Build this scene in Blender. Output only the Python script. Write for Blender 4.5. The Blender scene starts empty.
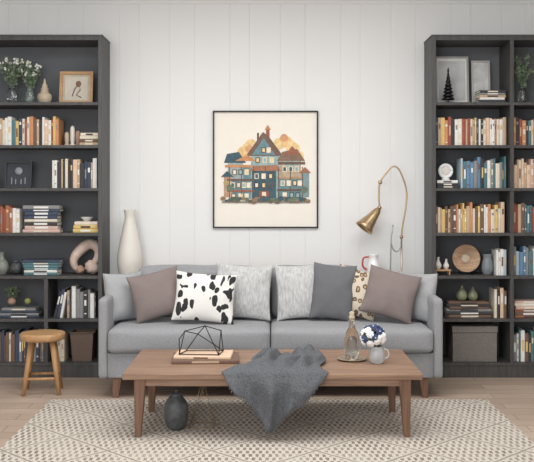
import bpy, math, random
from mathutils import Vector, Matrix, noise
scene = bpy.context.scene
scene.view_settings.view_transform = 'Standard'

# ---------------------------------------------------------------- materials
def lin(c):
    return tuple(((v/255.0)/12.92 if v/255.0 <= 0.04045 else (((v/255.0)+0.055)/1.055)**2.4) for v in c) + (1.0,)

def newmat(name):
    m = bpy.data.materials.new(name); m.use_nodes = True
    nt = m.node_tree
    return m, nt, nt.nodes['Principled BSDF']

_cache = {}
def M(name, rgb, rough=0.6, metal=0.0, var=0.08, scale=12.0, bump=0.0, bscale=200.0, stretch=(1,1,1), trans=0.0, sheen=0.0, detail=4):
    if name in _cache: return _cache[name]
    m, nt, b = newmat(name)
    N, L = nt.nodes, nt.links
    tc = N.new('ShaderNodeTexCoord'); mp = N.new('ShaderNodeMapping')
    mp.inputs['Scale'].default_value = stretch
    L.new(tc.outputs['Object'], mp.inputs['Vector'])
    nz = N.new('ShaderNodeTexNoise'); nz.inputs['Scale'].default_value = scale; nz.inputs['Detail'].default_value = detail
    L.new(mp.outputs[0], nz.inputs['Vector'])
    rmp = N.new('ShaderNodeValToRGB')
    c = lin(rgb)
    rmp.color_ramp.elements[0].position = 0.3; rmp.color_ramp.elements[1].position = 0.7
    rmp.color_ramp.elements[0].color = tuple(v*(1-var) for v in c[:3])+(1,)
    rmp.color_ramp.elements[1].color = tuple(min(1, v*(1+var)) for v in c[:3])+(1,)
    L.new(nz.outputs['Fac'], rmp.inputs['Fac']); L.new(rmp.outputs['Color'], b.inputs['Base Color'])
    b.inputs['Roughness'].default_value = rough; b.inputs['Metallic'].default_value = metal
    b.inputs['Transmission Weight'].default_value = trans
    b.inputs['Sheen Weight'].default_value = sheen
    if bump > 0:
        n2 = N.new('ShaderNodeTexNoise'); n2.inputs['Scale'].default_value = bscale
        L.new(mp.outputs[0], n2.inputs['Vector'])
        bp = N.new('ShaderNodeBump'); bp.inputs['Strength'].default_value = bump; bp.inputs['Distance'].default_value = 0.004
        L.new(n2.outputs['Fac'], bp.inputs['Height']); L.new(bp.outputs[0], b.inputs['Normal'])
    _cache[name] = m
    return m

def mathn(nt, op, a, b=None, c=None):
    n = nt.nodes.new('ShaderNodeMath'); n.operation = op
    for i, v in enumerate((a, b, c)):
        if v is None: continue
        if isinstance(v, (int, float)): n.inputs[i].default_value = v
        else: nt.links.new(v, n.inputs[i])
    return n.outputs[0]

def mixc(nt, fac, a, b):
    n = nt.nodes.new('ShaderNodeMix'); n.data_type = 'RGBA'
    if isinstance(fac, (int, float)): n.inputs[0].default_value = fac
    else: nt.links.new(fac, n.inputs[0])
    for s, v in ((6, a), (7, b)):
        if isinstance(v, tuple): n.inputs[s].default_value = v
        else: nt.links.new(v, n.inputs[s])
    return n.outputs[2]

def wood(name, c1, c2, rough=0.45, axis='x', sc=6):
    m, nt, b = newmat(name); N, L = nt.nodes, nt.links
    tc = N.new('ShaderNodeTexCoord'); mp = N.new('ShaderNodeMapping')
    s = {'x': (0.6, 9, 9), 'y': (9, 0.6, 9), 'z': (9, 9, 0.6)}[axis]
    mp.inputs['Scale'].default_value = s
    L.new(tc.outputs['Object'], mp.inputs['Vector'])
    nz = N.new('ShaderNodeTexNoise'); nz.inputs['Scale'].default_value = sc; nz.inputs['Detail'].default_value = 7; nz.inputs['Distortion'].default_value = 0.6
    L.new(mp.outputs[0], nz.inputs['Vector'])
    r = N.new('ShaderNodeValToRGB'); r.color_ramp.elements[0].position = 0.32; r.color_ramp.elements[1].position = 0.7
    r.color_ramp.elements[0].color = lin(c1); r.color_ramp.elements[1].color = lin(c2)
    L.new(nz.outputs['Fac'], r.inputs['Fac']); L.new(r.outputs[0], b.inputs['Base Color'])
    b.inputs['Roughness'].default_value = rough
    return m

def floor_mat():
    m, nt, b = newmat('floor_oak'); N, L = nt.nodes, nt.links
    tc = N.new('ShaderNodeTexCoord')
    br = N.new('ShaderNodeTexBrick')
    br.inputs['Color1'].default_value = lin((200,180,163)); br.inputs['Color2'].default_value = lin((176,156,140))
    br.inputs['Mortar'].default_value = lin((130,112,99)); br.inputs['Scale'].default_value = 1
    br.inputs['Mortar Size'].default_value = 0.003; br.inputs['Brick Width'].default_value = 1.5; br.inputs['Row Height'].default_value = 0.14
    L.new(tc.outputs['Object'], br.inputs['Vector'])
    mp = N.new('ShaderNodeMapping'); mp.inputs['Scale'].default_value = (1.2, 16, 1)
    L.new(tc.outputs['Object'], mp.inputs['Vector'])
    nz = N.new('ShaderNodeTexNoise'); nz.inputs['Scale'].default_value = 4; nz.inputs['Detail'].default_value = 8
    L.new(mp.outputs[0], nz.inputs['Vector'])
    f = mathn(nt, 'MULTIPLY_ADD', nz.outputs['Fac'], 2.4, -0.8)
    f = mathn(nt, 'MINIMUM', mathn(nt, 'MAXIMUM', f, 0.0), 1.0)
    out = mixc(nt, f, br.outputs['Color'], lin((156,136,120)))
    out2 = mixc(nt, 0.7, br.outputs['Color'], out)
    L.new(out2, b.inputs['Base Color']); b.inputs['Roughness'].default_value = 0.5
    return m

def rug_mat():
    m, nt, b = newmat('rug_weave'); N, L = nt.nodes, nt.links
    tc = N.new('ShaderNodeTexCoord'); sp = N.new('ShaderNodeSeparateXYZ')
    nd = N.new('ShaderNodeTexNoise'); nd.inputs['Scale'].default_value = 22; nd.inputs['Detail'].default_value = 3
    L.new(tc.outputs['Object'], nd.inputs['Vector'])
    mv = N.new('ShaderNodeVectorMath'); mv.operation = 'MULTIPLY_ADD'
    L.new(nd.outputs['Color'], mv.inputs[0]); mv.inputs[1].default_value = (.016,.016,0); L.new(tc.outputs['Object'], mv.inputs[2])
    L.new(mv.outputs[0], sp.inputs[0])
    x, y = sp.outputs[0], sp.outputs[1]
    band = mathn(nt, 'FLOOR', mathn(nt, 'DIVIDE', y, 0.060))
    offs = mathn(nt, 'MULTIPLY', mathn(nt, 'PINGPONG', band, 1.0), 0.017)
    px = mathn(nt, 'FRACT', mathn(nt, 'DIVIDE', mathn(nt, 'ADD', x, offs), 0.034))
    dash = mathn(nt, 'LESS_THAN', px, 0.48)
    fy = mathn(nt, 'FRACT', mathn(nt, 'DIVIDE', y, 0.060))
    gap = mathn(nt, 'GREATER_THAN', fy, 0.18)
    d = mathn(nt, 'MULTIPLY', dash, gap)
    a1 = mathn(nt, 'PINGPONG', mathn(nt, 'ADD', x, 10.0), 0.27)
    a2 = mathn(nt, 'PINGPONG', mathn(nt, 'ADD', y, 10.05), 0.27)
    s = mathn(nt, 'ABSOLUTE', mathn(nt, 'SUBTRACT', mathn(nt, 'ADD', a1, a2), 0.27))
    lat = mathn(nt, 'LESS_THAN', s, 0.030)
    lat2 = mathn(nt, 'LESS_THAN', s, 0.010)
    nz = N.new('ShaderNodeTexNoise'); nz.inputs['Scale'].default_value = 90; nz.inputs['Detail'].default_value = 4
    L.new(tc.outputs['Object'], nz.inputs['Vector'])
    nb = N.new('ShaderNodeTexNoise'); nb.inputs['Scale'].default_value = 5; nb.inputs['Detail'].default_value = 5
    L.new(tc.outputs['Object'], nb.inputs['Vector'])
    base = mixc(nt, nz.outputs['Fac'], lin((230,223,212)), lin((178,167,154)))
    dark = mixc(nt, nz.outputs['Fac'], lin((144,131,120)), lin((100,89,81)))
    fac = mathn(nt,'MINIMUM', mathn(nt,'MAXIMUM', mathn(nt,'MULTIPLY_ADD', nb.outputs['Fac'], 1.5, .02), 0.0), 1.0)
    c = mixc(nt, mathn(nt, 'MULTIPLY', d, fac), base, dark)
    c = mixc(nt, mathn(nt, 'MULTIPLY', lat, 0.75), c, base)
    c = mixc(nt, mathn(nt, 'MULTIPLY', lat2, 0.7), c, dark)
    L.new(c, b.inputs['Base Color']); b.inputs['Roughness'].default_value = 0.95
    bp = N.new('ShaderNodeBump'); bp.inputs['Strength'].default_value = 0.9; bp.inputs['Distance'].default_value = 0.007
    h = mathn(nt, 'ADD', mathn(nt, 'MULTIPLY', d, -0.8), nz.outputs['Fac'])
    L.new(h, bp.inputs['Height']); L.new(bp.outputs[0], b.inputs['Normal'])
    return m

def blotch_mat(name, base, spot, scale, thr, stretch, rnd=0.9, distort=0.35, spot2=None):
    m, nt, b = newmat(name); N, L = nt.nodes, nt.links
    tc = N.new('ShaderNodeTexCoord'); mp = N.new('ShaderNodeMapping'); mp.inputs['Scale'].default_value = stretch
    L.new(tc.outputs['Object'], mp.inputs['Vector'])
    nz = N.new('ShaderNodeTexNoise'); nz.inputs['Scale'].default_value = 14; nz.inputs['Detail'].default_value = 1
    L.new(mp.outputs[0], nz.inputs['Vector'])
    mv = N.new('ShaderNodeVectorMath'); mv.operation = 'MULTIPLY_ADD'
    L.new(nz.outputs['Color'], mv.inputs[0]); mv.inputs[1].default_value = (distort*.1,)*3; L.new(mp.outputs[0], mv.inputs[2])
    v = N.new('ShaderNodeTexVoronoi'); v.voronoi_dimensions = '3D'; v.inputs['Scale'].default_value = scale; v.inputs['Randomness'].default_value = rnd
    L.new(mv.outputs[0], v.inputs['Vector'])
    f = mathn(nt, 'LESS_THAN', v.outputs['Distance'], thr)
    c = mixc(nt, f, lin(base), lin(spot))
    if spot2:
        f2 = mathn(nt, 'LESS_THAN', v.outputs['Distance'], thr*0.55)
        c = mixc(nt, f2, c, lin(spot2))
    L.new(c, b.inputs['Base Color']); b.inputs['Roughness'].default_value = 0.9
    return m

def marl_mat(name, c1, c2, st=(60, 60, 14)):
    m, nt, b = newmat(name); N, L = nt.nodes, nt.links
    tc = N.new('ShaderNodeTexCoord'); mp = N.new('ShaderNodeMapping'); mp.inputs['Scale'].default_value = st
    L.new(tc.outputs['Object'], mp.inputs['Vector'])
    nz = N.new('ShaderNodeTexNoise'); nz.inputs['Scale'].default_value = 1.6; nz.inputs['Detail'].default_value = 5
    L.new(mp.outputs[0], nz.inputs['Vector'])
    r = N.new('ShaderNodeValToRGB'); r.color_ramp.elements[0].position = .38; r.color_ramp.elements[1].position = .62
    r.color_ramp.elements[0].color = lin(c1); r.color_ramp.elements[1].color = lin(c2)
    L.new(nz.outputs['Fac'], r.inputs[0]); L.new(r.outputs[0], b.inputs['Base Color']); b.inputs['Roughness'].default_value = .95
    bp = N.new('ShaderNodeBump'); bp.inputs['Strength'].default_value = 0.4; bp.inputs['Distance'].default_value = 0.005
    L.new(nz.outputs['Fac'], bp.inputs['Height']); L.new(bp.outputs[0], b.inputs['Normal'])
    return m

# ---------------------------------------------------------------- geometry
class MB:
    def __init__(s): s.v=[]; s.f=[]; s.mi=[]; s.mats=[]; s.smooth=[]
    def slot(s, m):
        if m not in s.mats: s.mats.append(m)
        return s.mats.index(m)
    def add(s, vs, fs, m, T=None, smooth=False):
        o = len(s.v); k = s.slot(m)
        for p in vs:
            p = Vector(p); s.v.append(T @ p if T else p)
        for f in fs: s.f.append([i+o for i in f]); s.mi.append(k); s.smooth.append(smooth)
        return s
    def box(s, x0,x1,y0,y1,z0,z1, m, T=None):
        vs=[(x0,y0,z0),(x1,y0,z0),(x1,y1,z0),(x0,y1,z0),(x0,y0,z1),(x1,y0,z1),(x1,y1,z1),(x0,y1,z1)]
        return s.add(vs,[(0,3,2,1),(4,5,6,7),(0,1,5,4),(1,2,6,5),(2,3,7,6),(3,0,4,7)],m,T)
    def lathe(s, prof, m, c=(0,0,0), n=28, T=None, smooth=True):
        vs=[];fs=[]
        for r,z in prof:
            for i in range(n):
                a=2*math.pi*i/n; vs.append((c[0]+r*math.cos(a),c[1]+r*math.sin(a),c[2]+z))
        for j in range(len(prof)-1):
            for i in range(n):
                k=(i+1)%n; fs.append((j*n+i,j*n+k,(j+1)*n+k,(j+1)*n+i))
        if prof[0][0]>1e-4: fs.append(tuple(reversed(range(n))))
        if prof[-1][0]>1e-4: fs.append(tuple((len(prof)-1)*n+i for i in range(n)))
        return s.add(vs,fs,m,T,smooth)
    def tube(s, pts, r, m, n=10, T=None, radii=None):
        pts=[Vector(p) for p in pts]; vs=[];fs=[]
        up=None
        for i,p in enumerate(pts):
            d=(pts[min(i+1,len(pts)-1)]-pts[max(i-1,0)])
            d=d.normalized() if d.length>1e-9 else Vector((0,0,1))
            if up is None:
                up=Vector((0,0,1)) if abs(d.z)<.9 else Vector((1,0,0))
            a=(up-d*up.dot(d)).normalized(); bb=d.cross(a); up=a
            rr=radii[i] if radii else r
            for k in range(n):
                t=2*math.pi*k/n; vs.append(p+a*rr*math.cos(t)+bb*rr*math.sin(t))
        for j in range(len(pts)-1):
            for k in range(n):
                q=(k+1)%n; fs.append((j*n+k,j*n+q,(j+1)*n+q,(j+1)*n+k))
        fs.append(tuple(reversed(range(n)))); fs.append(tuple((len(pts)-1)*n+k for k in range(n)))
        return s.add(vs,fs,m,T,True)
    def ball(s, c, r, m, sc=(1,1,1), n=14, k=9, T=None, wob=0):
        vs=[];fs=[]
        for j in range(k+1):
            ph=math.pi*j/k
            for i in range(n):
                a=2*math.pi*i/n
                d=Vector((math.sin(ph)*math.cos(a),math.sin(ph)*math.sin(a),-math.cos(ph)))
                rr=r*(1+wob*noise.noise(d*2.2+Vector(c)*7))
                vs.append((c[0]+d.x*rr*sc[0],c[1]+d.y*rr*sc[1],c[2]+d.z*rr*sc[2]))
        for j in range(k):
            for i in range(n):
                q=(i+1)%n; fs.append((j*n+i,j*n+q,(j+1)*n+q,(j+1)*n+i))
        return s.add(vs,fs,m,T,True)
    def obj(s, name, parent=None, bevel=0, seg=2, loc=None, rot=None, solid=0, sub=0):
        me=bpy.data.meshes.new(name); me.from_pydata([tuple(p) for p in s.v],[],s.f)
        for m in s.mats: me.materials.append(m)
        for i,p in enumerate(me.polygons): p.material_index=s.mi[i]; p.use_smooth=s.smooth[i]
        me.update()
        o=bpy.data.objects.new(name,me); scene.collection.objects.link(o)
        if loc: o.location=loc
        if rot: o.rotation_euler=rot
        if parent: o.parent=parent
        if bevel:
            b=o.modifiers.new('bevel','BEVEL'); b.width=bevel; b.segments=seg; b.limit_method='ANGLE'; b.harden_normals=False
        if solid:
            b=o.modifiers.new('solid','SOLIDIFY'); b.thickness=solid; b.offset=0
        if sub:
            b=o.modifiers.new('sub','SUBSURF'); b.levels=sub; b.render_levels=sub
        return o

def empty(name, loc=(0,0,0)):
    e=bpy.data.objects.new(name,None); e.location=loc; e.empty_display_size=.1; scene.collection.objects.link(e); return e

def catmull(pts, n=8):
    P=[Vector(p) for p in pts]; P=[P[0]*2-P[1]]+P+[P[-1]*2-P[-2]]; out=[]
    for i in range(1,len(P)-2):
        for k in range(n):
            t=k/n
            out.append(.5*((2*P[i])+(P[i+1]-P[i-1])*t+(2*P[i-1]-5*P[i]+4*P[i+1]-P[i+2])*t*t+(3*P[i]-P[i-1]-3*P[i+1]+P[i+2])*t**3))
    out.append(P[-2]); return out

def sprof(pts, n=6):
    return [(max(p.x,0),p.y) for p in catmull([(a,b,0) for a,b in pts],n)]

def cushion(name, x0,x1,y0,y1,z0,z1, m, r=.04, crown=.015, parent=None, front=.0, n=16, wr=.003):
    c=Vector(((x0+x1)/2,(y0+y1)/2,(z0+z1)/2)); h=Vector(((x1-x0)/2,(y1-y0)/2,(z1-z0)/2))
    mb=MB(); key={}; vs=[]; fs=[]
    def vert(p):
        k=tuple(round(q,5) for q in p)
        if k in key: return key[k]
        q=Vector((p[0]*h.x,p[1]*h.y,p[2]*h.z))
        inner=Vector([max(-(h[i]-r),min(h[i]-r,q[i])) for i in range(3)])
        d=q-inner
        if d.length>1e-7: q=inner+d.normalized()*min(r,d.length if sum(abs(t)>1e-7 for t in d)<2 else r)
        u,v,w=p
        q.z+= (1 if w>0 else 0)*crown*(1-u**4)*(1-v**4)*abs(w)
        q.y-= (1 if v<0 else 0)*front*(1-u**4)*(1-w*w)*abs(v)
        nn=noise.noise_vector((q+c)*7)
        q+=nn*wr
        key[k]=len(vs); vs.append(tuple(q+c)); return key[k]
    t=[-1+2*i/n for i in range(n+1)]
    t=[math.copysign(abs(a)**.6,a) for a in t]
    for ax in range(3):
        for sgn in (-1,1):
            for i in range(n):
                for j in range(n):
                    q=[]
                    for a,b in ((i,j),(i+1,j),(i+1,j+1),(i,j+1)):
                        p=[0,0,0]; p[ax]=sgn; p[(ax+1)%3]=t[a]; p[(ax+2)%3]=t[b]; q.append(vert(p))
                    if sgn<0: q.reverse()
                    fs.append(q)
    mb.add(vs,fs,m,None,True)
    return mb.obj(name,parent)

def pillow(name, w,h,t, loc, rot, m, seed=0, parent=None, edge=None):
    n=26; mb=MB(); vs=[]; fs=[]; idx={}
    for side in (-1,1):
        for i in range(n+1):
            for j in range(n+1):
                u=math.sin(math.pi/2*(-1+2*i/n)); v=math.sin(math.pi/2*(-1+2*j/n))
                border = i in (0,n) or j in (0,n)
                if border and side==1: idx[(1,i,j)]=idx[(-1,i,j)]; continue
                p=.075
                x=w/2*u*(1-p*(1-v*v)); z=h/2*v*(1-p*(1-u*u))
                th=t/2*(max(0,(1-u**2)*(1-v**2)))**.42
                wr=noise.noise(Vector((x*9+seed*3.1,z*9,seed)))*.012*(1 if not border else .3)
                cr=.006*math.sin(9*math.atan2(v,u)+seed)*(u*u+v*v)*.5*(0 if border else 1)
                y=side*(th+cr*side+ wr)
                if border: y=wr
                idx[(side,i,j)]=len(vs); vs.append((x,y,z))
    for side in (-1,1):
        for i in range(n):
            for j in range(n):
                q=[idx[(side,i,j)],idx[(side,i+1,j)],idx[(side,i+1,j+1)],idx[(side,i,j+1)]]
                if side==1: q.reverse()
                fs.append(q)
    mb.add(vs,fs,m,None,True)
    lean,roll,yaw=[math.radians(a) for a in rot]
    R=Matrix.Rotation(yaw,4,'Z')@Matrix.Rotation(lean,4,'X')@Matrix.Rotation(roll,4,'Y')
    zmin=min((R@Vector(v)).z for v in vs)
    o=mb.obj(name,parent)
    o.matrix_world=Matrix.Translation(Vector((loc[0],loc[1],loc[2]-zmin)))@R
    return o

# ---------------------------------------------------------------- palette
WALL=M('wall_paint',(232,232,231),.7,var=.01,scale=2)
CEIL=M('ceiling_paint',(238,238,238),.8,var=.01)
TRIM=M('trim_paint',(234,234,233),.55,var=.01)
SHELF=wood('bookcase_charcoal',(60,59,59),(80,78,77),.5,'z')
SHELFB=M('bookcase_back',(100,102,105),.75,var=.05,scale=5)
GREY=M('sofa_fabric',(150,151,154),.95,var=.12,scale=130,bump=.4,bscale=500,sheen=.1)
WAL=wood('walnut',(126,97,78),(162,131,108),.42,'x',5)
WALZ=wood('walnut_leg',(104,74,58),(134,100,80),.45,'z',5)
OAK=wood('honey_oak',(172,130,88),(200,160,116),.45,'x',5)
OAKZ=wood('honey_oak_leg',(160,118,78),(190,150,106),.45,'z',5)
BRASS=M('brass',(188,162,128),.32,.85,var=.04)
BLACK=M('black_metal',(28,28,30),.4,.5,var=.05)
STEEL=M('steel',(170,170,170),.3,.9)
CREAM=M('cream_ceramic',(222,217,208),.45,var=.04,scale=6)
WHITE=M('white_ceramic',(240,240,240),.25,var=.01)
PAGE=M('paper_pages',(228,221,206),.9,var=.05,scale=60,stretch=(8,1,1))
DARKC=M('dark_ceramic',(80,82,84),.5,var=.35,scale=40)
GLASS=M('clear_glass',(235,240,238),.05,trans=1.0,var=.0)
AMBG=M('smoke_glass',(230,222,208),.08,trans=.95,var=.03)
LEAF=M('leaf_green',(122,138,112),.7,var=.25,scale=40)
WFLOW=M('white_petals',(226,228,216),.8,var=.08,scale=60)
TERRA=M('terracotta',(168,134,116),.7,var=.1,scale=20)
SAND=M('sandstone',(192,176,152),.7,var=.12,scale=20)
PINKC=M('blush_ceramic',(200,178,166),.6,var=.2,scale=18)

# ---------------------------------------------------------------- room
RX=3.1; RY=-7.6; CZ=2.90
mb=MB(); mb.box(-RX,RX,RY,.0,-.05,0,floor_mat()); mb.obj('floor')
mb=MB(); mb.box(-RX-.1,RX+.1,RY,.1,CZ,CZ+.05,CEIL); mb.obj('ceiling')
mb=MB(); mb.box(-RX-.1,-RX,RY,.1,-.05,CZ,WALL); mb.obj('wall_left')
mb=MB(); mb.box(RX,RX+.1,RY,.1,-.05,CZ,WALL); mb.obj('wall_right')
mb=MB(); x=-RX; k=0; gd=.0036
mb.box(-RX,RX,gd,.1,-.05,CZ,WALL)
while x<RX-.01:
    w=(.272,.150,.236,.19)[k%4]; k+=1; x1=min(RX,x+w); g=.003
    vs=[(x,gd,0),(x+g,0,0),(x1-g,0,0),(x1,gd,0),(x,gd,CZ),(x+g,0,CZ),(x1-g,0,CZ),(x1,gd,CZ)]
    mb.add(vs,[(0,1,5,4),(1,2,6,5),(2,3,7,6)],WALL); x=x1
mb.obj('wall_back')
mb=MB(); pr=[(0,2.80),(-.012,2.80),(-.016,2.815),(-.05,2.86),(-.062,2.875),(-.07,CZ),(0,CZ)]
vs=[(-RX,a,b) for a,b in pr]+[(RX,a,b) for a,b in pr]; n=len(pr)
mb.add(vs,[(i,(i+1)%n,(i+1)%n+n,i+n) for i in range(n)],TRIM); mb.obj('trim_1')
mb=MB(); mb.box(-1.19,1.19,-.016,0,0,.12,TRIM); mb.obj('baseboard_back',bevel=.004)

# ---------------------------------------------------------------- bookcases
ZS=[.109,.430,.744,1.058,1.386,1.700,2.014]; ZT=2.496
def bookcase(x0,x1,div):
    mb=MB(); t=.03; yb,yf=-.004,-.33
    mb.box(x0,x0+t,yf,yb,0,ZT,SHELF); mb.box(x1-t,x1,yf,yb,0,ZT,SHELF)
    mb.box(x0+t,x1-t,yf,yb,ZT-.03,ZT,SHELF)
    mb.box(x0-.004,x1+.004,yf-.004,yb,ZT,ZT+.010,SHELF)
    mb.box(x0+t,x1-t,-.016,yb,.0,ZT-.03,SHELFB)
    for z in ZS: mb.box(x0+t,x1-t,yf+.004,-.016,z-.022,z,SHELF)
    mb.box(x0+t,x1-t,yf+.01,yf+.03,0,.087,SHELF)
    for dx,za,zb in div:
        lv=[z for z in ZS if za-.001<=z<zb]+[zb]
        for a,b in zip(lv[:-1],lv[1:]):
            mb.box(dx-.014,dx+.014,yf+.002,-.016,a,b-(.022 if b<ZT-.04 else 0),SHELF)
    mb.obj('bookcase',bevel=.0015,seg=1)
bookcase(-2.35,-1.204,[(-1.615,.109,.744)])
bookcase(1.204,2.35,[(1.79,.109,ZT-.03)])

# ---------------------------------------------------------------- books
PAL={
 'cream':(222,211,192),'white':(230,228,223),'tan':(192,166,138),'red':(154,82,69),'orange':(202,142,100),'rust':(162,108,82),
 'brown':(114,90,75),'navy':(60,71,91),'teal':(84,120,127),'blue':(102,136,166),'grey':(136,136,136),'dark':(60,58,60),
 'olive':(124,122,97),'yellow':(218,187,118),'pink':(208,177,165),'peach':(222,191,164),'lblue':(177,194,203)}
BM={k:M('book_'+k,v,.7,var=.06,scale=30) for k,v in PAL.items()}
WARM=['cream','cream','white','tan','orange','peach','red','rust','cream','white','tan','brown','yellow','peach','navy','teal','orange','dark']
COOL=['teal','blue','white','lblue','navy','cream','teal','grey','white']
MIX=['cream','white','tan','orange','red','dark','teal','cream','grey','peach','pink','brown']
def one_book(mb, w,d,h, cov, lab, T):
    c=.0022
    mb.box(0,c,0,d,0,h,cov,T); mb.box(w-c,w,0,d,0,h,cov,T)
    k=.003
    mb.add([(0,0,0),(w*.25,-k,0),(w*.75,-k,0),(w,0,0),(0,0,h),(w*.25,-k,h),(w*.75,-k,h),(w,0,h),(c,c,0),(w-c,c,0),(c,c,h),(w-c,c,h)],
           [(0,1,5,4),(1,2,6,5),(2,3,7,6),(4,5,6,7),(0,3,2,1),(8,10,11,9)],cov,T)
    mb.box(c,w-c,c,d-.004,.003,h-.004,PAGE,T)
    if lab and w>.012:
        for a,b in lab[1]: mb.box(w*.24,w*.76,-k-.0008,-k*.5,h*a,h*b,lab[0],T)
def book_row(x0,x1,z,h0,h1,pal,seed,yf=-.275):
    r=random.Random(seed); mb=MB(); x=x0
    while True:
        w=r.uniform(.012,.030)
        if x+w>x1: break
        h=r.uniform(h0,h1); d=r.uniform(.13,.18); cov=BM[r.choice(pal)]
        lab=None
        if r.random()<.7: lab=(BM[r.choice(['white','brown','yellow','cream','grey','tan'])],r.choice([[(.6,.78)],[(.75,.85),(.1,.15)],[(.35,.7)],[(.82,.86),(.14,.18),(.45,.65)]]))
        one_book(mb,w,d,h,cov,lab,Matrix.Translation((x,yf+r.uniform(0,.015),z))); x+=w+.0008
    return mb.obj('books')
def book_stack(xc,z,pal,seed,n,w=.22,yc=-.20,th=(.014,.028)):
    r=random.Random(seed); mb=MB(); zz=z
    for i in range(n):
        t=r.uniform(*th); L=w*r.uniform(.86,1.0); d=r.uniform(.13,.155)
        a=r.uniform(-.05,.05)
        T=Matrix.Translation((xc,yc,zz))@Matrix.Rotation(a,4,'Z')@Matrix.Translation((-L/2,-d/2,t))@Matrix.Rotation(math.radians(90),4,'Y')
        one_book(mb,t,d,L,BM[r.choice(pal)],(BM[r.choice(['white','dark','cream'])],[(.3,.7)]),T)
        zz+=t+.0006
    mb.obj('book_stack'); return zz
def leaning_books(x0,z,specs,yf=-.27):
    mb=MB(); x=x0
    for w,h,c,ang in specs:
        T=Matrix.Translation((x,yf,z))@Matrix.Rotation(math.radians(ang),4,'Y')
        if ang>0: T=Matrix.Translation((x,yf,z+w*math.sin(math.radians(ang))))@Matrix.Rotation(math.radians(ang),4,'Y')
        one_book(mb,w,.16,h,BM[c],(BM['white'],[(.5,.8)]),T); x+=w/math.cos(math.radians(ang))+.003
    mb.obj('books')
S=dict(zip('7654321',ZS))
# left bookcase
book_row(-2.02,-1.52,S['2'],.18,.215,WARM,1)
book_stack(-1.31,S['2'],['brown','tan','cream','white'],2,4,.14,th=(.016,.024))
book_row(-1.585,-1.245,S['3'],.18,.225,['navy','teal','cream','orange','tan','peach','dark','white'],3)
book_row(-2.02,-1.82,S['4'],.17,.205,['red','cream','rust','white','pink'],4)
book_stack(-1.665,S['4'],['white','navy','grey','cream','dark','pink'],5,8,.28)
zt=book_stack(-1.335,S['4'],['yellow','peach','cream'],6,3,.19,th=(.02,.03))
book_stack(-1.665,S['5'],['teal','navy','lblue','white','teal'],7,6,.28)
book_stack(-1.83,S['6'],['navy','yellow','cream','grey'],8,4,.29,th=(.014,.024))
leaning_books(-1.575,S['6'],[(.02,.2,'dark',14),(.022,.215,'navy',12),(.018,.19,'white',10)])
book_row(-1.475,-1.25,S['6'],.18,.235,['dark','white','cream','grey','navy','tan'],9)
book_row(-2.02,-1.64,S['7'],.19,.24,['dark','navy','brown','cream','grey','white'],10)
book_row(-1.59,-1.49,S['7'],.18,.23,['dark','teal','brown','cream'],31)
leaning_books(-2.14,S['6'],[(.03,.25,'yellow',0),(.03,.24,'cream',0)])
# right bookcase
book_row(1.24,1.77,S['2'],.18,.22,WARM,11); book_row(1.812,2.2,S['2'],.18,.22,WARM,12)
zr3=book_stack(1.33,S['3'],['white','dark','navy','cream'],13,3,.17)
book_row(1.43,1.77,S['3'],.18,.235,COOL+['dark','blue'],14); book_row(1.812,2.2,S['3'],.17,.22,['pink','peach','cream','red','orange','tan'],15)
book_row(1.24,1.77,S['4'],.17,.225,['tan','peach','cream','orange','yellow','white','olive','brown'],16); book_row(1.812,2.2,S['4'],.17,.225,MIX,17)
book_row(1.69,1.77,S['5'],.16,.2,['white','lblue','teal'],18); book_row(1.812,2.2,S['5'],.17,.22,['blue','white','lblue','white','grey','teal'],19)
zst=book_stack(1.49,S['6'],['white','dark','brown','cream','grey'],20,6,.33,th=(.015,.024))
leaning_books(1.675,S['6'],[(.02,.21,'cream',0),(.018,.2,'dark',0),(.024,.22,'peach',0),(.02,.2,'brown',0)])
zr6=book_stack(1.93,S['6'],['brown','rust','cream','pink'],21,6,.22)
book_row(1.812,2.2,S['7'],.19,.24,['dark','cream','teal','grey','white','brown','lblue'],22)
zr1=book_stack(1.66,S['1'],['white','grey','dark','tan'],23,5,.2,th=(.014,.022))

# ---------------------------------------------------------------- shelf ornaments
def frame_pic(name,w,h,loc,fm,pm,mat_w=.0,deco=None,lean=8,ft=.016):
    mb=MB(); d=.015
    mb.box(-w/2,w/2,-.004,0,0,h,pm)
    for a in ((-w/2,-w/2+ft,0,h),(w/2-ft,w/2,0,h),(-w/2+ft,w/2-ft,0,ft),(-w/2+ft,w/2-ft,h-ft,h)):
        mb.box(a[0],a[1],-d,0,a[2],a[3],fm)
    if deco: deco(mb)
    o=mb.obj(name,loc=loc,rot=(math.radians(-lean),0,0)); return o
def plant(name,c,hv,rv,hp,spread,gl,seed,flowers=False):
    r=random.Random(seed); mb=MB()
    mb.lathe(sprof([(rv*.7,0),(rv,hv*.3),(rv*.9,hv*.7),(rv*.6,hv*.9),(rv*.75,hv)]),gl,c)
    for i in range(18):
        a=r.uniform(0,6.28); s=r.uniform(.3,1)*spread; H=hv+hp*r.uniform(.45,1)
        e=Vector((c[0]+s*math.cos(a),c[1]+s*.6*math.sin(a),c[2]+H)); b=Vector((c[0],c[1],c[2]+hv*.8)); mid=(b+e)/2+Vector((0,0,.01))
        P=catmull([b,mid,e],4); mb.tube(P,.0016,LEAF,5)
        for q in P[2:]:
            for k in range(4):
                d=Vector((r.uniform(-1,1),r.uniform(-1,1),r.uniform(-.4,1))).normalized(); L=r.uniform(.020,.036)
                sd=d.cross(Vector((r.uniform(-1,1),.3,r.uniform(-1,1)))).normalized()*L*.32
                mb.add([q,q+d*L*.5+sd,q+d*L,q+d*L*.5-sd],[(0,1,2,3)],LEAF)
        if flowers and i%3!=0:
            for k in range(4):
                mb.ball(tuple(e+Vector((r.uniform(-.014,.014),r.uniform(-.018,.006),r.uniform(-.008,.016)))),.009,WFLOW,n=7,k=5,wob=.4)
    mb.obj(name)
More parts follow.
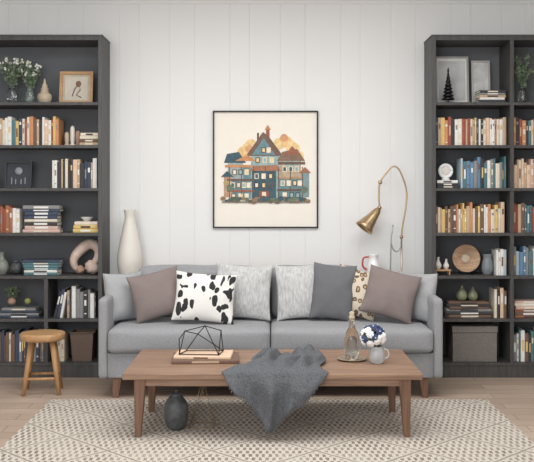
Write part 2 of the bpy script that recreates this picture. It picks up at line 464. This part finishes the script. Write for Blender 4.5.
plant('flower_vase',(-1.90,-.2,S['1']),.13,.035,.20,.10,GLASS,1,True)
plant('flower_vase',(-1.775,-.17,S['1']),.12,.032,.20,.075,M('green_glass',(176,192,184),.1,trans=.7),2,True)
mb=MB(); mb.lathe(sprof([(.035,0),(.052,.03),(.05,.065),(.03,.085),(.034,.095)],5)+[(.02,.1),(.03,.11),(.018,.125),(.022,.135),(.01,.15),(.008,.175),(0,.19)],SAND,(-1.655,-.2,S['1'])); mb.obj('ornamental_jar')
def deco1(mb):
    mb.box(-.085,.085,-.006,-.004,.03,.21,M('print_pale',(206,198,184),.8))
    mb.tube([(-.03,-.008,.06),(-.01,-.008,.12),(.02,-.008,.15),(.03,-.008,.11),(.0,-.008,.07),(.04,-.008,.05)],.004,M('ink_brown',(130,104,82),.8),6)
    mb.ball((.015,-.008,.155),.02,M('ink_brown',(130,104,82),.8),(1,.2,1.2))
frame_pic('picture_frame',.25,.25,(-1.43,-.16,S['1']),OAK,SAND,deco=deco1,ft=.022)
mb=MB()
for i,(dx,h,m) in enumerate([(-.04,.10,SAND),(0.002,.145,CREAM),(.042,.11,TERRA)]):
    mb.lathe([(.02,0),(.02,.01),(.012,.02),(.017,.04),(.017,h-.02),(.014,h-.01),(.014,h),(.002,h),(.002,h+.008)],m,(-1.45+dx,-.2,S['2']))
mb.obj('candle_group')
def deco2(mb):
    W=M('chalk',(160,162,166),.8)
    mb.lathe([(.0,0),(.028,0),(.028,.002),(0,.002)],W,T=Matrix.Translation((0,-.004,.13))@Matrix.Rotation(math.radians(90),4,'X'))
    for a in (-.05,-.02,.02,.05): mb.box(a-.003,a+.003,-.006,-.004,.03,.06+abs(a)*.4,W)
frame_pic('picture_frame',.2,.20,(-1.86,-.17,S['3']),M('frame_dark',(50,52,56),.5),M('print_night',(64,67,74),.8),deco=deco2,ft=.012)
mb=MB(); mb.lathe(sprof([(.03,0),(.05,.03),(.04,.08),(.022,.1),(.028,.13)]),CREAM,(-2.06,-.2,S['3'])); mb.obj('small_vase')
mb=MB(); mb.lathe([(.02,0),(.045,.03),(.048,.032),(.042,.032),(.018,.006),(0,.006)],WHITE,(-1.34,-.2,zt)); mb.obj('small_bowl')
mb=MB(); mb.lathe(sprof([(.03,0),(.052,.045),(.043,.09),(.02,.12),(.02,.16),(.026,.17)]),M('greygreen_ceramic',(132,136,128),.4,var=.1),(-1.975,-.2,S['5'])); mb.obj('bud_vase')
mb=MB(); mb.ball((-1.868,-.2,S['5']+.048),.046,DARKC,wob=.1); mb.lathe([(.02,0),(.024,.012)],DARKC,(-1.868,-.2,S['5']+.09)); mb.obj('round_vase')
mb=MB()
pts=[]
for i in range(26):
    a=-.9+i/25*5.2; rr=.085+.018*math.sin(a*2)
    pts.append((-1.345+rr*math.cos(a),-.2+.02*math.sin(a*1.5),S['5']+.125+rr*1.1*math.sin(a)))
mb.tube(pts,.03,PINKC,12,radii=[.014+.026*math.sin(math.pi*(i+1)/27) for i in range(26)])
mb.ball((-1.30,-.21,S['5']+.055),.05,PINKC,(1.1,.8,1),wob=.35); mb.ball((-1.39,-.21,S['5']+.035),.032,TERRA,wob=.3)
mb.obj('abstract_sculpture')
plant('potted_plant',(-1.90,-.2,S['6']+.092),.05,.03,.07,.05,TERRA,5)
mb=MB(); mb.ball((-1.78,-.2,S['6']+.115),.024,M('lime_fruit',(150,154,90),.5)); mb.tube([(-1.78,-.2,S['6']+.138),(-1.775,-.2,S['6']+.15)],.002,WALZ,5); mb.obj('decorative_fruit')
def woven(name,c1,c2):
    m,nt,b=newmat(name); N,L=nt.nodes,nt.links
    tc=N.new('ShaderNodeTexCoord'); ch=N.new('ShaderNodeTexChecker'); ch.inputs['Scale'].default_value=90
    ch.inputs['Color1'].default_value=lin(c1); ch.inputs['Color2'].default_value=lin(c2)
    L.new(tc.outputs['Object'],ch.inputs['Vector']); L.new(ch.outputs[0],b.inputs['Base Color']); b.inputs['Roughness'].default_value=.85
    return m
mb=MB(); BK=woven('brown_wicker',(126,108,96),(100,84,74))
T=Matrix.Translation((-1.365,-.19,S['7']))
a,bt,h=.07,.085,.21
mb.add([(-a,-a,0),(a,-a,0),(a,a,0),(-a,a,0),(-bt,-bt,h),(bt,-bt,h),(bt,bt,h),(-bt,bt,h),(-bt+.01,-bt+.01,h),(bt-.01,-bt+.01,h),(bt-.01,bt-.01,h),(-bt+.01,bt-.01,h),(-a+.01,-a+.01,.01),(a-.01,-a+.01,.01),(a-.01,a-.01,.01),(-a+.01,a-.01,.01)],
 [(3,2,1,0),(0,1,5,4),(1,2,6,5),(2,3,7,6),(3,0,4,7),(4,5,9,8),(5,6,10,9),(6,7,11,10),(7,4,8,11),(8,9,13,12),(9,10,14,13),(10,11,15,14),(11,8,12,15),(12,13,14,15)],BK,T)
cx=-1.365
mb.tube([(cx-.086,-.276,S['7']+h),(cx+.086,-.276,S['7']+h),(cx+.086,-.104,S['7']+h),(cx-.086,-.104,S['7']+h),(cx-.086,-.276,S['7']+h)],.006,BK,6)
mb.obj('wicker_basket')
def deco3(mb):
    mb.box(-.1,.1,-.006,-.004,.035,.335,M('print_mist',(188,188,187),.8,var=.2,scale=8))
frame_pic('picture_frame',.25,.37,(1.40,-.10,S['1']),M('frame_grey',(150,148,146),.5),M('mat_board',(214,212,208),.8),deco=deco3,lean=5,ft=.012)
frame_pic('picture_frame',.14,.34,(1.62,-.085,S['1']),M('frame_pale',(176,172,166),.5),M('print_mist2',(196,196,194),.8,var=.2,scale=14),lean=5,ft=.012)
mb=MB(); c=(1.345,-.22,S['1'])
mb.lathe([(.035,0),(.035,.01),(.006,.012),(.006,.04)],BLACK,c)
for i in range(8):
    r0=.050*(1-i/8.5); z=.03+i*.026; mb.lathe([(.008,z+.034),(r0*.6,z+.018),(r0,z),(r0*.9,z-.003),(.006,z+.006)],BLACK,c,n=14)
mb.lathe([(.008,.24),(.004,.26),(0,.275)],BLACK,c); mb.obj('tree_figurine')
plant('flower_vase',(1.90,-.2,S['1']),.13,.03,.23,.09,GLASS,8)
mb=MB()
pts=[(1.33+.045*math.cos(a),-.2,zr3+.070+.045*math.sin(a)) for a in [i*math.pi*2/24 for i in range(25)]]
mb.tube(pts,.012,WHITE,10); mb.lathe([(.03,0),(.03,.012),(.012,.02)],WHITE,(1.33,-.2,zr3+.0005))
mb.ball((1.33,-.2,zr3+.070),.036,CREAM,(1,.35,1)); mb.obj('round_sculpture')
mb=MB(); c=(1.30,-.22,S['5'])
mb.box(c[0]-.06,c[0]+.06,c[1]-.035,c[1]+.035,c[2]+.03,c[2]+.04,OAK)
for sx in (-.05,.05):
    for sy in (-.028,.028): mb.box(c[0]+sx-.004,c[0]+sx+.004,c[1]+sy-.004,c[1]+sy+.004,c[2],c[2]+.03,OAK)
for dx,s in ((-.03,1),(.03,.85)): mb.lathe([(a*s,b*s) for a,b in sprof([(.014,0),(.026,.03),(.012,.06),(.009,.08),(.013,.09)])],CREAM,(c[0]+dx,c[1],c[2]+.04))
mb.obj('bud_vase_stand')
mb=MB(); T=Matrix.Translation((1.485,-.17,S['5']+.115))@Matrix.Rotation(math.radians(80),4,'X')
mb.lathe([(0,.0),(.06,.0),(.1,.022),(.104,.03),(.1,.03),(.058,.008),(0,.008)],wood('plate_wood',(150,116,90),(190,158,126),.5,'x',8),T=T,n=40)
mb.lathe([(0,.009),(.035,.009),(.03,.013),(0,.013)],SAND,T=T,n=30)
mb.tube([(1.44,-.22,S['5']+.004),(1.44,-.16,S['5']+.01),(1.44,-.11,S['5']+.10)],.004,BLACK,6)
mb.tube([(1.53,-.22,S['5']+.004),(1.53,-.16,S['5']+.01),(1.53,-.11,S['5']+.10)],.004,BLACK,6)
mb.tube([(1.44,-.22,S['5']+.004),(1.53,-.22,S['5']+.004)],.004,BLACK,6)
mb.obj('decorative_plate')
mb=MB(); mb.lathe(sprof([(.03,0),(.042,.04),(.038,.09),(.03,.12),(.035,.15)]),M('slate_ceramic',(126,132,136),.4),(1.64,-.2,S['5'])); mb.obj('small_vase')
PG=M('pear_glaze',(128,132,106),.35,var=.2,scale=20)
for dx,s in ((-.04,1.15),(.042,1.05)):
    mb=MB()
    mb.lathe([(a*s,b*s) for a,b in sprof([(0,0),(.022,.004),(.036,.03),(.028,.06),(.014,.08),(.009,.095),(0,.1)])],PG,(1.49+dx,-.2,zst)); mb.tube([(1.49+dx,-.2,zst+.095*s),(1.495+dx,-.2,zst+.118*s)],.0025,WALZ,6); mb.obj('ceramic_pear')
mb=MB(); BX=M('box_linen',(120,114,109),.9,var=.15,scale=80,bump=.3)
mb.box(1.365,1.69,-.29,-.04,S['7'],S['7']+.215,BX); mb.box(1.36,1.695,-.295,-.035,S['7']+.215,S['7']+.262,BX)
mb.obj('storage_box',bevel=.004)

# ---------------------------------------------------------------- poster
mb=MB(); W,H=.805,.897; x0,z0=-.414,1.082
PAPER=M('poster_paper',(240,234,223),.8,var=.015)
mb.box(x0,x0+W,-.006,-.001,z0,z0+H,PAPER)
fr=.010
for a in ((x0,x0+fr,z0,z0+H),(x0+W-fr,x0+W,z0,z0+H),(x0+fr,x0+W-fr,z0,z0+fr),(x0+fr,x0+W-fr,z0+H-fr,z0+H)):
    mb.box(a[0],a[1],-.024,-.001,a[2],a[3],BLACK)
U=1/130.4
cnt=[0]
def art(pts,col,layer):
    m=M('art_%d_%d_%d'%col,col,.85,var=.16,scale=40)
    k=len(pts); cnt[0]+=1; y=-.0064-layer*.0006-(cnt[0]%40)*.000013
    mb.add([(x0+a*U,y,z0+H-b*U) for a,b in pts],[tuple(range(k))],m)
def rect(a,b,c,d,col,l): art([(a,b),(c,b),(c,d),(a,d)],col,l)
def disc(a,b,r,col,l,sy=1): art([(a+r*math.cos(t*.5236),b+r*sy*math.sin(t*.5236)) for t in range(12)],col,l)
TE=(110,142,148);TD=(70,96,106);OR=(200,144,100);RD=(156,100,82);YE=(234,204,150);CR=(234,218,192);BR=(114,92,80);LT=(154,177,176);GR=(110,124,106)
for p in ((31,42,7),(38,34,6),(34,37,5),(66,33,6),(73,31,6),(80,38,7),(86,45,5),(78,33,4)): disc(p[0],p[1],p[2],YE if p[0]%2==0 else (228,190,136),0)
disc(71,27,4,(212,156,116),1); disc(36,38,4,(218,168,122),1)
rect(18,56,38,88,TE,2); rect(15,52,30,70,(160,172,170),3); rect(38,42,66,88,LT,3); rect(39,60,63,88,TD,4)
rect(66,50,88,88,(186,166,142),2); rect(70,44,86,60,(170,182,178),3); rect(66,68,88,88,TE,3)
art([(11,52),(14,43),(26,41),(33,52)],TD,5); art([(22,50),(34,44),(44,50)],OR,6)
art([(33,45),(50,21),(56,26),(70,45)],(120,96,86),5); art([(39,44),(51,27),(62,44)],TE,6)
art([(64,50),(69,41),(84,38),(92,50)],(136,112,96),6); art([(72,44),(79,35),(87,44)],RD,7)
rect(53,17,56.5,28,RD,4); rect(44,22,46,32,BR,4); art([(51.5,19),(54.7,14),(58,19)],OR,6)
rect(12,54,39,56.5,OR,7); rect(65,51,92,53.5,BR,8); rect(14,68,40,70,BR,8); rect(64,66,90,68,(182,146,116),8); rect(14,79,40,81,RD,8); rect(64,78,91,80,BR,8)
art([(36,60),(40,55),(64,54),(68,60)],(168,120,94),8)
rr=random.Random(3)
for yy,xs in ((59,(20,26,32)),(72,(18,24,29,34)),(83,(19,26,32)),(56,(70,76,82)),(70,(68,74,80,85)),(82,(70,77,83)),(63,(42,49,56)),(72,(42,49,56)),(47,(43,50,57)),(37,(49,54))):
    for xx in xs:
        rect(xx-.5,yy-.5,xx+3.8,yy+5,rr.choice([CR,BR,(70,72,78),CR]),9); rect(xx+.3,yy+.3,xx+3,yy+4.2,rr.choice([YE,(238,228,206),TD,LT]),10)
for xx in (16,28,40,52,65,77,89): rect(xx,56,xx+.9,88,BR,9)
rect(11,66,19,86,(190,154,128),7); rect(88,62,96,86,(132,154,158),7); art([(8,66),(14,60),(21,66)],TD,10); art([(86,62),(92,56),(98,62)],(160,112,90),10)
rect(46,80,56,88,(148,92,76),11); rect(49,81,53,88,CR,12)
for i in range(26):
    disc(10+i*3.4,89+rr.uniform(-1.5,1.5),rr.uniform(1.8,3.8),rr.choice([GR,TD,(98,106,88),(154,124,96),(84,98,102)]),13+i%3,.8)
rect(9,90.5,97,91.6,(122,108,98),17)
disc(17,77,3.5,GR,12); disc(91,79,3.5,GR,12); disc(13,72,2.5,(172,160,108),13)
mb.obj('framed_poster')

# ---------------------------------------------------------------- sofa
sofa=empty('sofa',(.02,-.65,0))
def ch(o,p): o.parent=p; o.matrix_parent_inverse=Matrix.Translation(-Vector(p.location)); return o
SX0,SX1=-1.11,1.157
ch(cushion('arm_left',SX0,SX0+.065,-1.0,-.27,.128,.655,GREY,.022,.004,wr=.001),sofa)
ch(cushion('arm_right',SX1-.065,SX1,-1.0,-.27,.128,.655,GREY,.022,.004,wr=.001),sofa)
ch(cushion('base_rail',SX0+.06,SX1-.06,-.995,-.28,.130,.300,GREY,.014,.0,wr=.001),sofa)
ch(cushion('back_frame',SX0+.06,SX1-.06,-.40,-.27,.28,.735,GREY,.03,.01,wr=.002),sofa)
ch(cushion('seat_cushion_left',SX0+.067,.022,-1.03,-.39,.300,.458,GREY,.035,.014,front=.012),sofa)
ch(cushion('seat_cushion_right',.026,SX1-.067,-1.03,-.39,.300,.458,GREY,.035,.014,front=.012),sofa)
ch(cushion('back_cushion_left',-.92,.018,-.54,-.385,.465,.822,GREY,.055,.012,front=.03,wr=.008),sofa)
ch(cushion('back_cushion_right',.03,.66,-.54,-.385,.465,.822,GREY,.055,.012,front=.03,wr=.008),sofa)
for i,(x,y,dx) in enumerate(((-.985,-.955,-1),(1.03,-.955,1),(-.985,-.36,-1),(1.03,-.36,1))):
    mb=MB(); a,b=.028,.018; ox=.014*dx
    mb.add([(x+ox-b,y-b,0),(x+ox+b,y-b,0),(x+ox+b,y+b,0),(x+ox-b,y+b,0),(x-a,y-a,.131),(x+a,y-a,.131),(x+a,y+a,.131),(x-a,y+a,.131)],
      [(3,2,1,0),(4,5,6,7),(0,1,5,4),(1,2,6,5),(2,3,7,6),(3,0,4,7)],WALZ)
    ch(mb.obj('leg_%d'%(i+1)),sofa)

LG=M('light_grey_linen',(168,169,171),.95,var=.06,scale=160,bump=.3,bscale=500)
TAU=M('taupe_linen',(132,120,117),.95,var=.07,scale=160,bump=.3,bscale=500)
SLA=M('slate_linen',(107,108,112),.95,var=.07,scale=160,bump=.3,bscale=500)
BW=blotch_mat('ink_blotch',(226,224,220),(44,44,46),19,.40,(1,.15,.62),rnd=.8,distort=.75)
LEO=blotch_mat('leopard',(214,202,182),(106,88,72),26,.42,(1,.15,.9),spot2=(188,160,122))
MARL=marl_mat('marled_knit',(176,176,176),(201,201,200))
SZ=.464
pillow('throw_pillow',.32,.34,.15,(-.985,-.66,SZ),(-10,0,42),LG,1)
pillow('throw_pillow',.355,.33,.15,(-.75,-.76,SZ),(-16,-13,8),TAU,2)
pillow('throw_pillow',.42,.34,.14,(-.42,-.83,SZ),(-18,5,3),BW,3)
pillow('throw_pillow',.40,.385,.13,(-.165,-.64,SZ),(-9,3,0),MARL,4)
pillow('throw_pillow',.33,.385,.12,(.225,-.64,SZ),(-8,-3,0),MARL,5)
pillow('throw_pillow',.30,.39,.13,(.455,-.70,SZ),(-10,5,-5),SLA,6)
pillow('throw_pillow',.32,.33,.12,(.62,-.68,SZ),(-9,14,-6),LEO,7)
pillow('throw_pillow',.36,.335,.15,(.84,-.78,SZ),(-16,14,-8),TAU,8)
pillow('throw_pillow',.32,.34,.15,(1.03,-.66,SZ),(-10,0,-42),LG,9)

# ---------------------------------------------------------------- console behind sofa, vase, lamp
con=MB(); con.box(-1.15,.88,-.25,-.03,.66,.69,WAL)
for x in (-1.13,.83):
    for y in (-.245,-.065): con.box(x,x+.03,y,y+.03,0,.66,WALZ)
con.box(-1.12,.85,-.24,-.22,.60,.66,WAL)
con.obj('console_table',bevel=.002,seg=1)
mb=MB(); mb.lathe(sprof([(.055,0),(.075,.03),(.095,.13),(.090,.22),(.062,.36),(.040,.46),(.040,.50),(.046,.535)],6)+[(.038,.535),(.034,.50)],CREAM,(-1.03,-.14,.69),n=40); mb.obj('tall_vase')
lp=empty('floor_lamp',(1.01,-.14,0))
def at(o): return ch(o,lp)
mb=MB(); mb.lathe([(0,0),(.11,0),(.115,.006),(.115,.018),(.10,.024),(.015,.028),(.012,.05)],BRASS,(1.01,-.14,0)); at(mb.obj('base'))
mb=MB(); y=-.14
mb.tube([(1.01,y,.04),(1.01,y,.6),(1.01,y,1.02)],.0065,BRASS); at(mb.obj('pole'))
mb=MB(); mb.tube(catmull([(1.01,y,1.01),(1.018,y,1.10),(1.045,y,1.26),(1.045,y,1.38),(1.00,y,1.51),(.955,y,1.55),(.905,y,1.51),(.85,y,1.43),(.84,y,1.33),(.845,y,1.245)],7),.0062,BRASS); at(mb.obj('curved_arm'))
mb=MB(); mb.ball((1.01,y,1.02),.014,BRASS); mb.ball((.850,y,1.43),.016,BRASS); mb.ball((.845,y,1.24),.016,BRASS); at(mb.obj('joints'))
mb=MB()
ax=Vector((-.62,-.15,-.78)).normalized()
q=Vector((0,0,1)).rotation_difference(ax).to_matrix().to_4x4()
T=Matrix.Translation((.838,y,1.228))@q
mb.lathe([(.010,-.02),(.02,0),(.030,.02),(.042,.08),(.064,.16),(.074,.185),(.070,.185),(.060,.158),(.038,.08),(.02,.025),(0,.02)],BRASS,T=T,n=36)
mb.ball((0,0,.11),.028,M('bulb',(250,240,220),.4),T=T)
at(mb.obj('shade'))
mb=MB(); mb.tube(catmull([(.925,y-.01,.03),(.925,y-.01,.6),(.93,y-.01,.98),(.94,y-.01,1.06)],6)+[Vector((.945,y-.01,1.11))],.005,STEEL)
mb.tube(catmull([(.93,y-.01,.98),(.945,y-.01,.93),(.975,y-.01,.91),(1.0,y-.01,.94),(1.005,y-.01,.99)],5),.0045,STEEL)
at(mb.obj('counter_arm'))
mb=MB(); c=(.80,-.14,.69)
mb.lathe(sprof([(.035,0),(.05,.04),(.048,.11),(.03,.16),(.036,.20)]),WHITE,c)
mb.tube(catmull([(c[0]-.035,c[1],c[2]+.18),(c[0]-.075,c[1],c[2]+.17),(c[0]-.08,c[1],c[2]+.11),(c[0]-.045,c[1],c[2]+.08)],5),.007,M('red_glaze',(190,74,62),.35),8)
mb.obj('ceramic_pitcher')

# ---------------------------------------------------------------- rug
mb=MB(); mb.box(-1.40,1.43,-3.4,-1.06,.0005,.012,rug_mat()); mb.obj('rug',bevel=.003)

# ---------------------------------------------------------------- coffee table
ct=empty('coffee_table',(.03,-1.63,0)); TZ=.367; RZ=.0125
mb=MB(); mb.box(-.788,.848,-2.01,-1.24,TZ-.034,TZ,WAL); ch(mb.obj('tabletop',bevel=.005),ct)
mb=MB(); mb.box(-.70,.76,-1.975,-1.955,TZ-.075,TZ-.034,WAL); mb.box(-.70,.76,-1.33,-1.31,TZ-.075,TZ-.034,WAL)
mb.box(-.72,-.70,-1.955,-1.33,TZ-.075,TZ-.034,WAL); mb.box(.76,.78,-1.955,-1.33,TZ-.075,TZ-.034,WAL); ch(mb.obj('apron',bevel=.002),ct)
for i,(x,y,dx,dy) in enumerate(((-.695,-1.955,-1,-1),(.755,-1.955,1,-1),(-.695,-1.40,-1,1),(.755,-1.40,1,1))):
    mb=MB(); a,b=.032,.017; ox,oy=.012*dx,.008*dy
    mb.add([(x+ox-b,y+oy-b,RZ),(x+ox+b,y+oy-b,RZ),(x+ox+b,y+oy+b,RZ),(x+ox-b,y+oy+b,RZ),(x-a,y-a,TZ-.034),(x+a,y-a,TZ-.034),(x+a,y+a,TZ-.034),(x-a,y+a,TZ-.034)],
      [(3,2,1,0),(4,5,6,7),(0,1,5,4),(1,2,6,5),(2,3,7,6),(3,0,4,7)],WALZ)
    ch(mb.obj('leg_%d'%(i+1),bevel=.004),ct)

mb=MB()
one_book(mb,.022,.26,.39,BM['brown'],(BM['tan'],[(.3,.7)]),Matrix.Translation((-.36,-1.60,TZ))@Matrix.Rotation(.05,4,'Z')@Matrix.Translation((-.195,-.13,.0225))@Matrix.Rotation(math.radians(90),4,'Y'))
one_book(mb,.018,.22,.33,BM['peach'],(BM['brown'],[(.35,.6)]),Matrix.Translation((-.37,-1.60,TZ+.0228))@Matrix.Rotation(-.04,4,'Z')@Matrix.Translation((-.165,-.11,.018))@Matrix.Rotation(math.radians(90),4,'Y'))
mb.obj('book_stack')
mb=MB(); bz=TZ+.046; cx,cy=-.38,-1.62
V={'a':(-.13,-.05,0),'b':(.10,-.07,0),'c':(.12,.07,0),'d':(-.10,.07,0),'e':(-.10,-.02,.13),'f':(.02,-.05,.165),'g':(.11,.0,.13),'h':(-.03,.06,.10),'i':(-.135,.0,.08)}
V={k:(cx+p[0],cy+p[1],bz+p[2]) for k,p in V.items()}
for s in ('ab','bc','cd','da','ae','ef','fg','gb','hf','hd','hc','ia','ie','fb','eh','gc'):
    mb.tube([V[s[0]],V[s[1]]],.0028,BLACK,7)
for p in V.values(): mb.ball(p,.0042,BLACK,n=8,k=6)
mb.obj('wire_sculpture')

def smooth(t): t=max(0,min(1,t)); return t*t*(3-2*t)
def blanket():
    mb=MB(); nu,nv=64,72; vs=[]
    yE=-2.01; r=.018
    for j in range(nv+1):
        v=j/nv
        for i in range(nu+1):
            u=i/nu
            drop=.285*max(0,math.sin(math.pi*min(1,max(0,u*.97+.03))))**.7+.03*math.cos(u*12+1)-.015*u
            drop=max(.03,drop)
            back=.42+.20*u+.03*math.sin(u*9)
            L=back+drop; s=v*L; ds=s-back
            f=noise.noise(Vector((u*5.0,s*4.0,1.3))); f2=noise.noise(Vector((u*11,s*9,5.1)))
            f3=abs(noise.noise(Vector((u*4+s*3,s*5-u*2,9.1))))
            a=max(0,-ds)
            k=smooth(a/.24)
            xl=-.25*(1-k)+-.09*k+.08*smooth((a-.25)/.4)
            xr=.34-.02*k-.02*math.sin(a*14)
            if ds<=0:
                edge=min(1,a/.10)
                x=xl+(xr-xl)*u+.025*f*edge*min(1,u/.2); y=yE+a-.004
                z=TZ+.010+edge*(.020+.030*f+.014*f2+.065*f3)
                rim=min(1,min(u,1-u)/.08,v/.06); z=TZ+.008+(z-TZ-.008)*(.35+.65*rim)
                z=max(z,TZ+.008)
            else:
                t=min(1,ds/.05); xt=-.25+(.34+.25)*u
                cxh=.03; narrow=1-.50*min(1,ds/.28)**.8
                x=cxh+(xt-cxh)*narrow
                fold=math.sin(u*17+f*2.5+s*2)*.024+f2*.012
                y=yE-.006-r*t-(fold+.030)*min(1,ds/.09)
                z=TZ+.010-ds+.012*f*min(1,ds/.1)
                if ds<.02: z=TZ+.010-ds*.5
            vs.append((x,y,max(z,.03)))
    fs=[]
    for j in range(nv):
        for i in range(nu):
            a=j*(nu+1)+i; fs.append((a,a+1,a+nu+2,a+nu+1))
    m=marl_mat('charcoal_knit',(78,80,84),(102,104,108),(90,90,90))
    mb.add(vs,fs,m,None,True)
    r_=random.Random(2)
    for i in range(0,nu+1):
        p=Vector(vs[nv*(nu+1)+i]); q=p+Vector((r_.uniform(-.004,.004),r_.uniform(-.006,.002),-.014))
        mb.tube([p,(p+q)/2+Vector((.001,0,0)),q],.0016,m,5)
    mb.obj('throw_blanket',solid=.006,sub=1)
blanket()

mb=MB(); c=(.50,-1.60,TZ)
mb.lathe([(0,0),(.055,0),(.085,.008),(.088,.011),(.083,.011),(.053,.004),(0,.004)],M('saucer_brass',(170,154,134),.4,.4),c,n=36); mb.obj('saucer')
mb=MB(); c=(.50,-1.60,TZ+.0045)
mb.lathe([(.030,0),(.040,.01),(.044,.05),(.043,.12),(.034,.16),(.020,.185),(.017,.215),(.022,.225),(.022,.232)],AMBG,c,n=30)
mb.lathe([(.017,.232),(.019,.25),(.012,.262),(.016,.275),(0,.285)],SAND,c,n=24)
mb.obj('glass_bottle')
NAVYP=M('navy_petals',(58,72,112),.7,var=.15,scale=50); WP=M('posy_white_petals',(240,240,240),.7,var=.03,scale=50)
JG=M('frosted_glass',(238,242,244),.18,trans=.55,var=.0)
mb=MB(); c=(.635,-1.70,TZ)
mb.lathe([(0,0),(.030,0),(.038,.008),(.044,.035),(.040,.07),(.034,.088),(.038,.098),(.034,.098),(.030,.085),(.038,.04),(0,.012)],JG,c,n=30)
mb.tube(catmull([(c[0]+.036,c[1],c[2]+.08),(c[0]+.062,c[1],c[2]+.075),(c[0]+.066,c[1],c[2]+.04),(c[0]+.040,c[1],c[2]+.025)],5),.005,JG,8)
r=random.Random(11); heads=[]
for i in range(32):
    ok=False
    for tr in range(80):
        a=r.uniform(0,6.28); ph=math.acos(r.uniform(-.6,1))
        d=Vector((math.sin(ph)*math.cos(a),math.sin(ph)*math.sin(a),math.cos(ph)))
        if all((d-h).length>.40 for h in heads): ok=True; break
    if not ok: continue
    heads.append(d)
    ctr=Vector((c[0]-.022,c[1],c[2]+.152)); p=ctr+Vector((d.x*.064,d.y*.052,d.z*.062))
    mb.tube([Vector((c[0],c[1],c[2]+.03)),(p+Vector((c[0],c[1],c[2]+.10)))/2,p],.0014,LEAF,5)
    m=NAVYP if i%5 in (0,2) else WP
    q=Vector((0,0,1)).rotation_difference(d).to_matrix().to_4x4(); T=Matrix.Translation(p)@q
    np_=7
    for ring,(rad,L,tl) in enumerate(((.014,.016,.003),(.007,.011,.009))):
        for k in range(np_):
            an=2*math.pi*k/np_+ring*.4+i
            mb.ball((rad*math.cos(an),rad*math.sin(an),tl),L*.62,m,(1,1,.5),n=8,k=5,T=T)
    mb.ball((0,0,.011),.004,BM['yellow'] if m is WP else WP,n=8,k=5,T=T)
for i in range(8):
    a=r.uniform(0,6.28); q=Vector((c[0]-.01,c[1],c[2]+.095)); d=Vector((math.cos(a),math.sin(a)*.8,r.uniform(-.1,.5))).normalized(); L=.055
    sd=d.cross(Vector((0,0,1))).normalized()*.012
    mb.add([q,q+d*L*.5+sd,q+d*L,q+d*L*.5-sd],[(0,1,2,3)],LEAF)
mb.obj('flower_posy_in_jug')

mb=MB(); c=(-.515,-1.80,RZ)
mb.lathe(sprof([(.034,0),(.056,.022),(.070,.085),(.063,.145),(.040,.182),(.030,.190)])+[(.034,.193),(.032,.200),(.018,.208),(.008,.212),(.010,.220),(0,.226)],DARKC,c,n=34); mb.obj('lidded_jar')
mb=MB(); cx,cy=-.37,-1.74
for a,b,cc in (((-.07,-.05,RZ+.004),(-.01,0,.25),(.07,-.05,RZ+.004)),((.07,.06,RZ+.004),(0.01,0,.25),(-.07,.06,RZ+.004))):
    P=[Vector((cx+p[0],cy+p[1],p[2])) for p in (a,b,cc)]; mb.tube(P,.0026,BRASS,6)
mb.tube([(cx-.07,cy-.05,RZ+.004),(cx+.07,cy-.05,RZ+.004),(cx+.07,cy+.06,RZ+.004),(cx-.07,cy+.06,RZ+.004),(cx-.07,cy-.05,RZ+.004)],.0026,BRASS,6)
mb.obj('wire_stand')

# ---------------------------------------------------------------- stool
st=empty('wooden_stool',(-1.52,-.80,0)); c=(-1.52,-.80)
mb=MB(); mb.lathe([(0,.355),(.13,.355),(.148,.362),(.150,.375),(.150,.395),(.146,.404),(.135,.406),(.03,.401),(0,.401)],OAK,(c[0],c[1],0),n=48); ch(mb.obj('seat'),st)
ang=[45,135,225,315]; foot=[];top=[]
for i,a in enumerate(ang):
    a=math.radians(a+8); t=Vector((c[0]+.095*math.cos(a),c[1]+.095*math.sin(a),.36)); f=Vector((c[0]+.165*math.cos(a),c[1]+.15*math.sin(a),0.0))
    foot.append(f);top.append(t)
    mb=MB(); mb.tube([f+Vector((0,0,.002)),(f+t)/2,t],.014,OAKZ,12,radii=[.013,.017,.019]); ch(mb.obj('leg_%d'%(i+1)),st)
mb=MB()
for i in range(4):
    p=foot[i].lerp(top[i],.30); q=foot[(i+1)%4].lerp(top[(i+1)%4],.30); mb.tube([p,q],.010,OAKZ,10)
ch(mb.obj('stretchers'),st)

# ---------------------------------------------------------------- light and camera
w=bpy.data.worlds.new('World'); scene.world=w; w.use_nodes=True
bg=w.node_tree.nodes['Background']; bg.inputs[0].default_value=(.93,.965,1,1); bg.inputs[1].default_value=.80
def area(name,loc,rot,sx,sy,e,col=(1,1,1)):
    l=bpy.data.lights.new(name,'AREA'); l.shape='RECTANGLE'; l.size=sx; l.size_y=sy; l.energy=e; l.color=col
    o=bpy.data.objects.new(name,l); o.location=loc; o.rotation_euler=[math.radians(a) for a in rot]; scene.collection.objects.link(o)
area('overhead_fill',(0,-2.3,2.86),(0,0,0),3.4,1.6,86,(.985,.987,.975))  # added softbox under the ceiling to brighten the room, no actual fixture
area('rear_fill',(-1.6,-7.3,1.9),(80,0,-12),2.6,2.0,92,(.955,.98,1))  # added soft fill behind the camera, no window is modelled there
cd=bpy.data.cameras.new('camera'); cam=bpy.data.objects.new('camera',cd); scene.collection.objects.link(cam)
cam.location=(0,-6.90,1.35); cam.rotation_euler=(math.radians(90),0,0)
cd.sensor_width=36; cd.lens=60.67; cd.shift_y=-.0712; cd.clip_end=60
scene.camera=cam
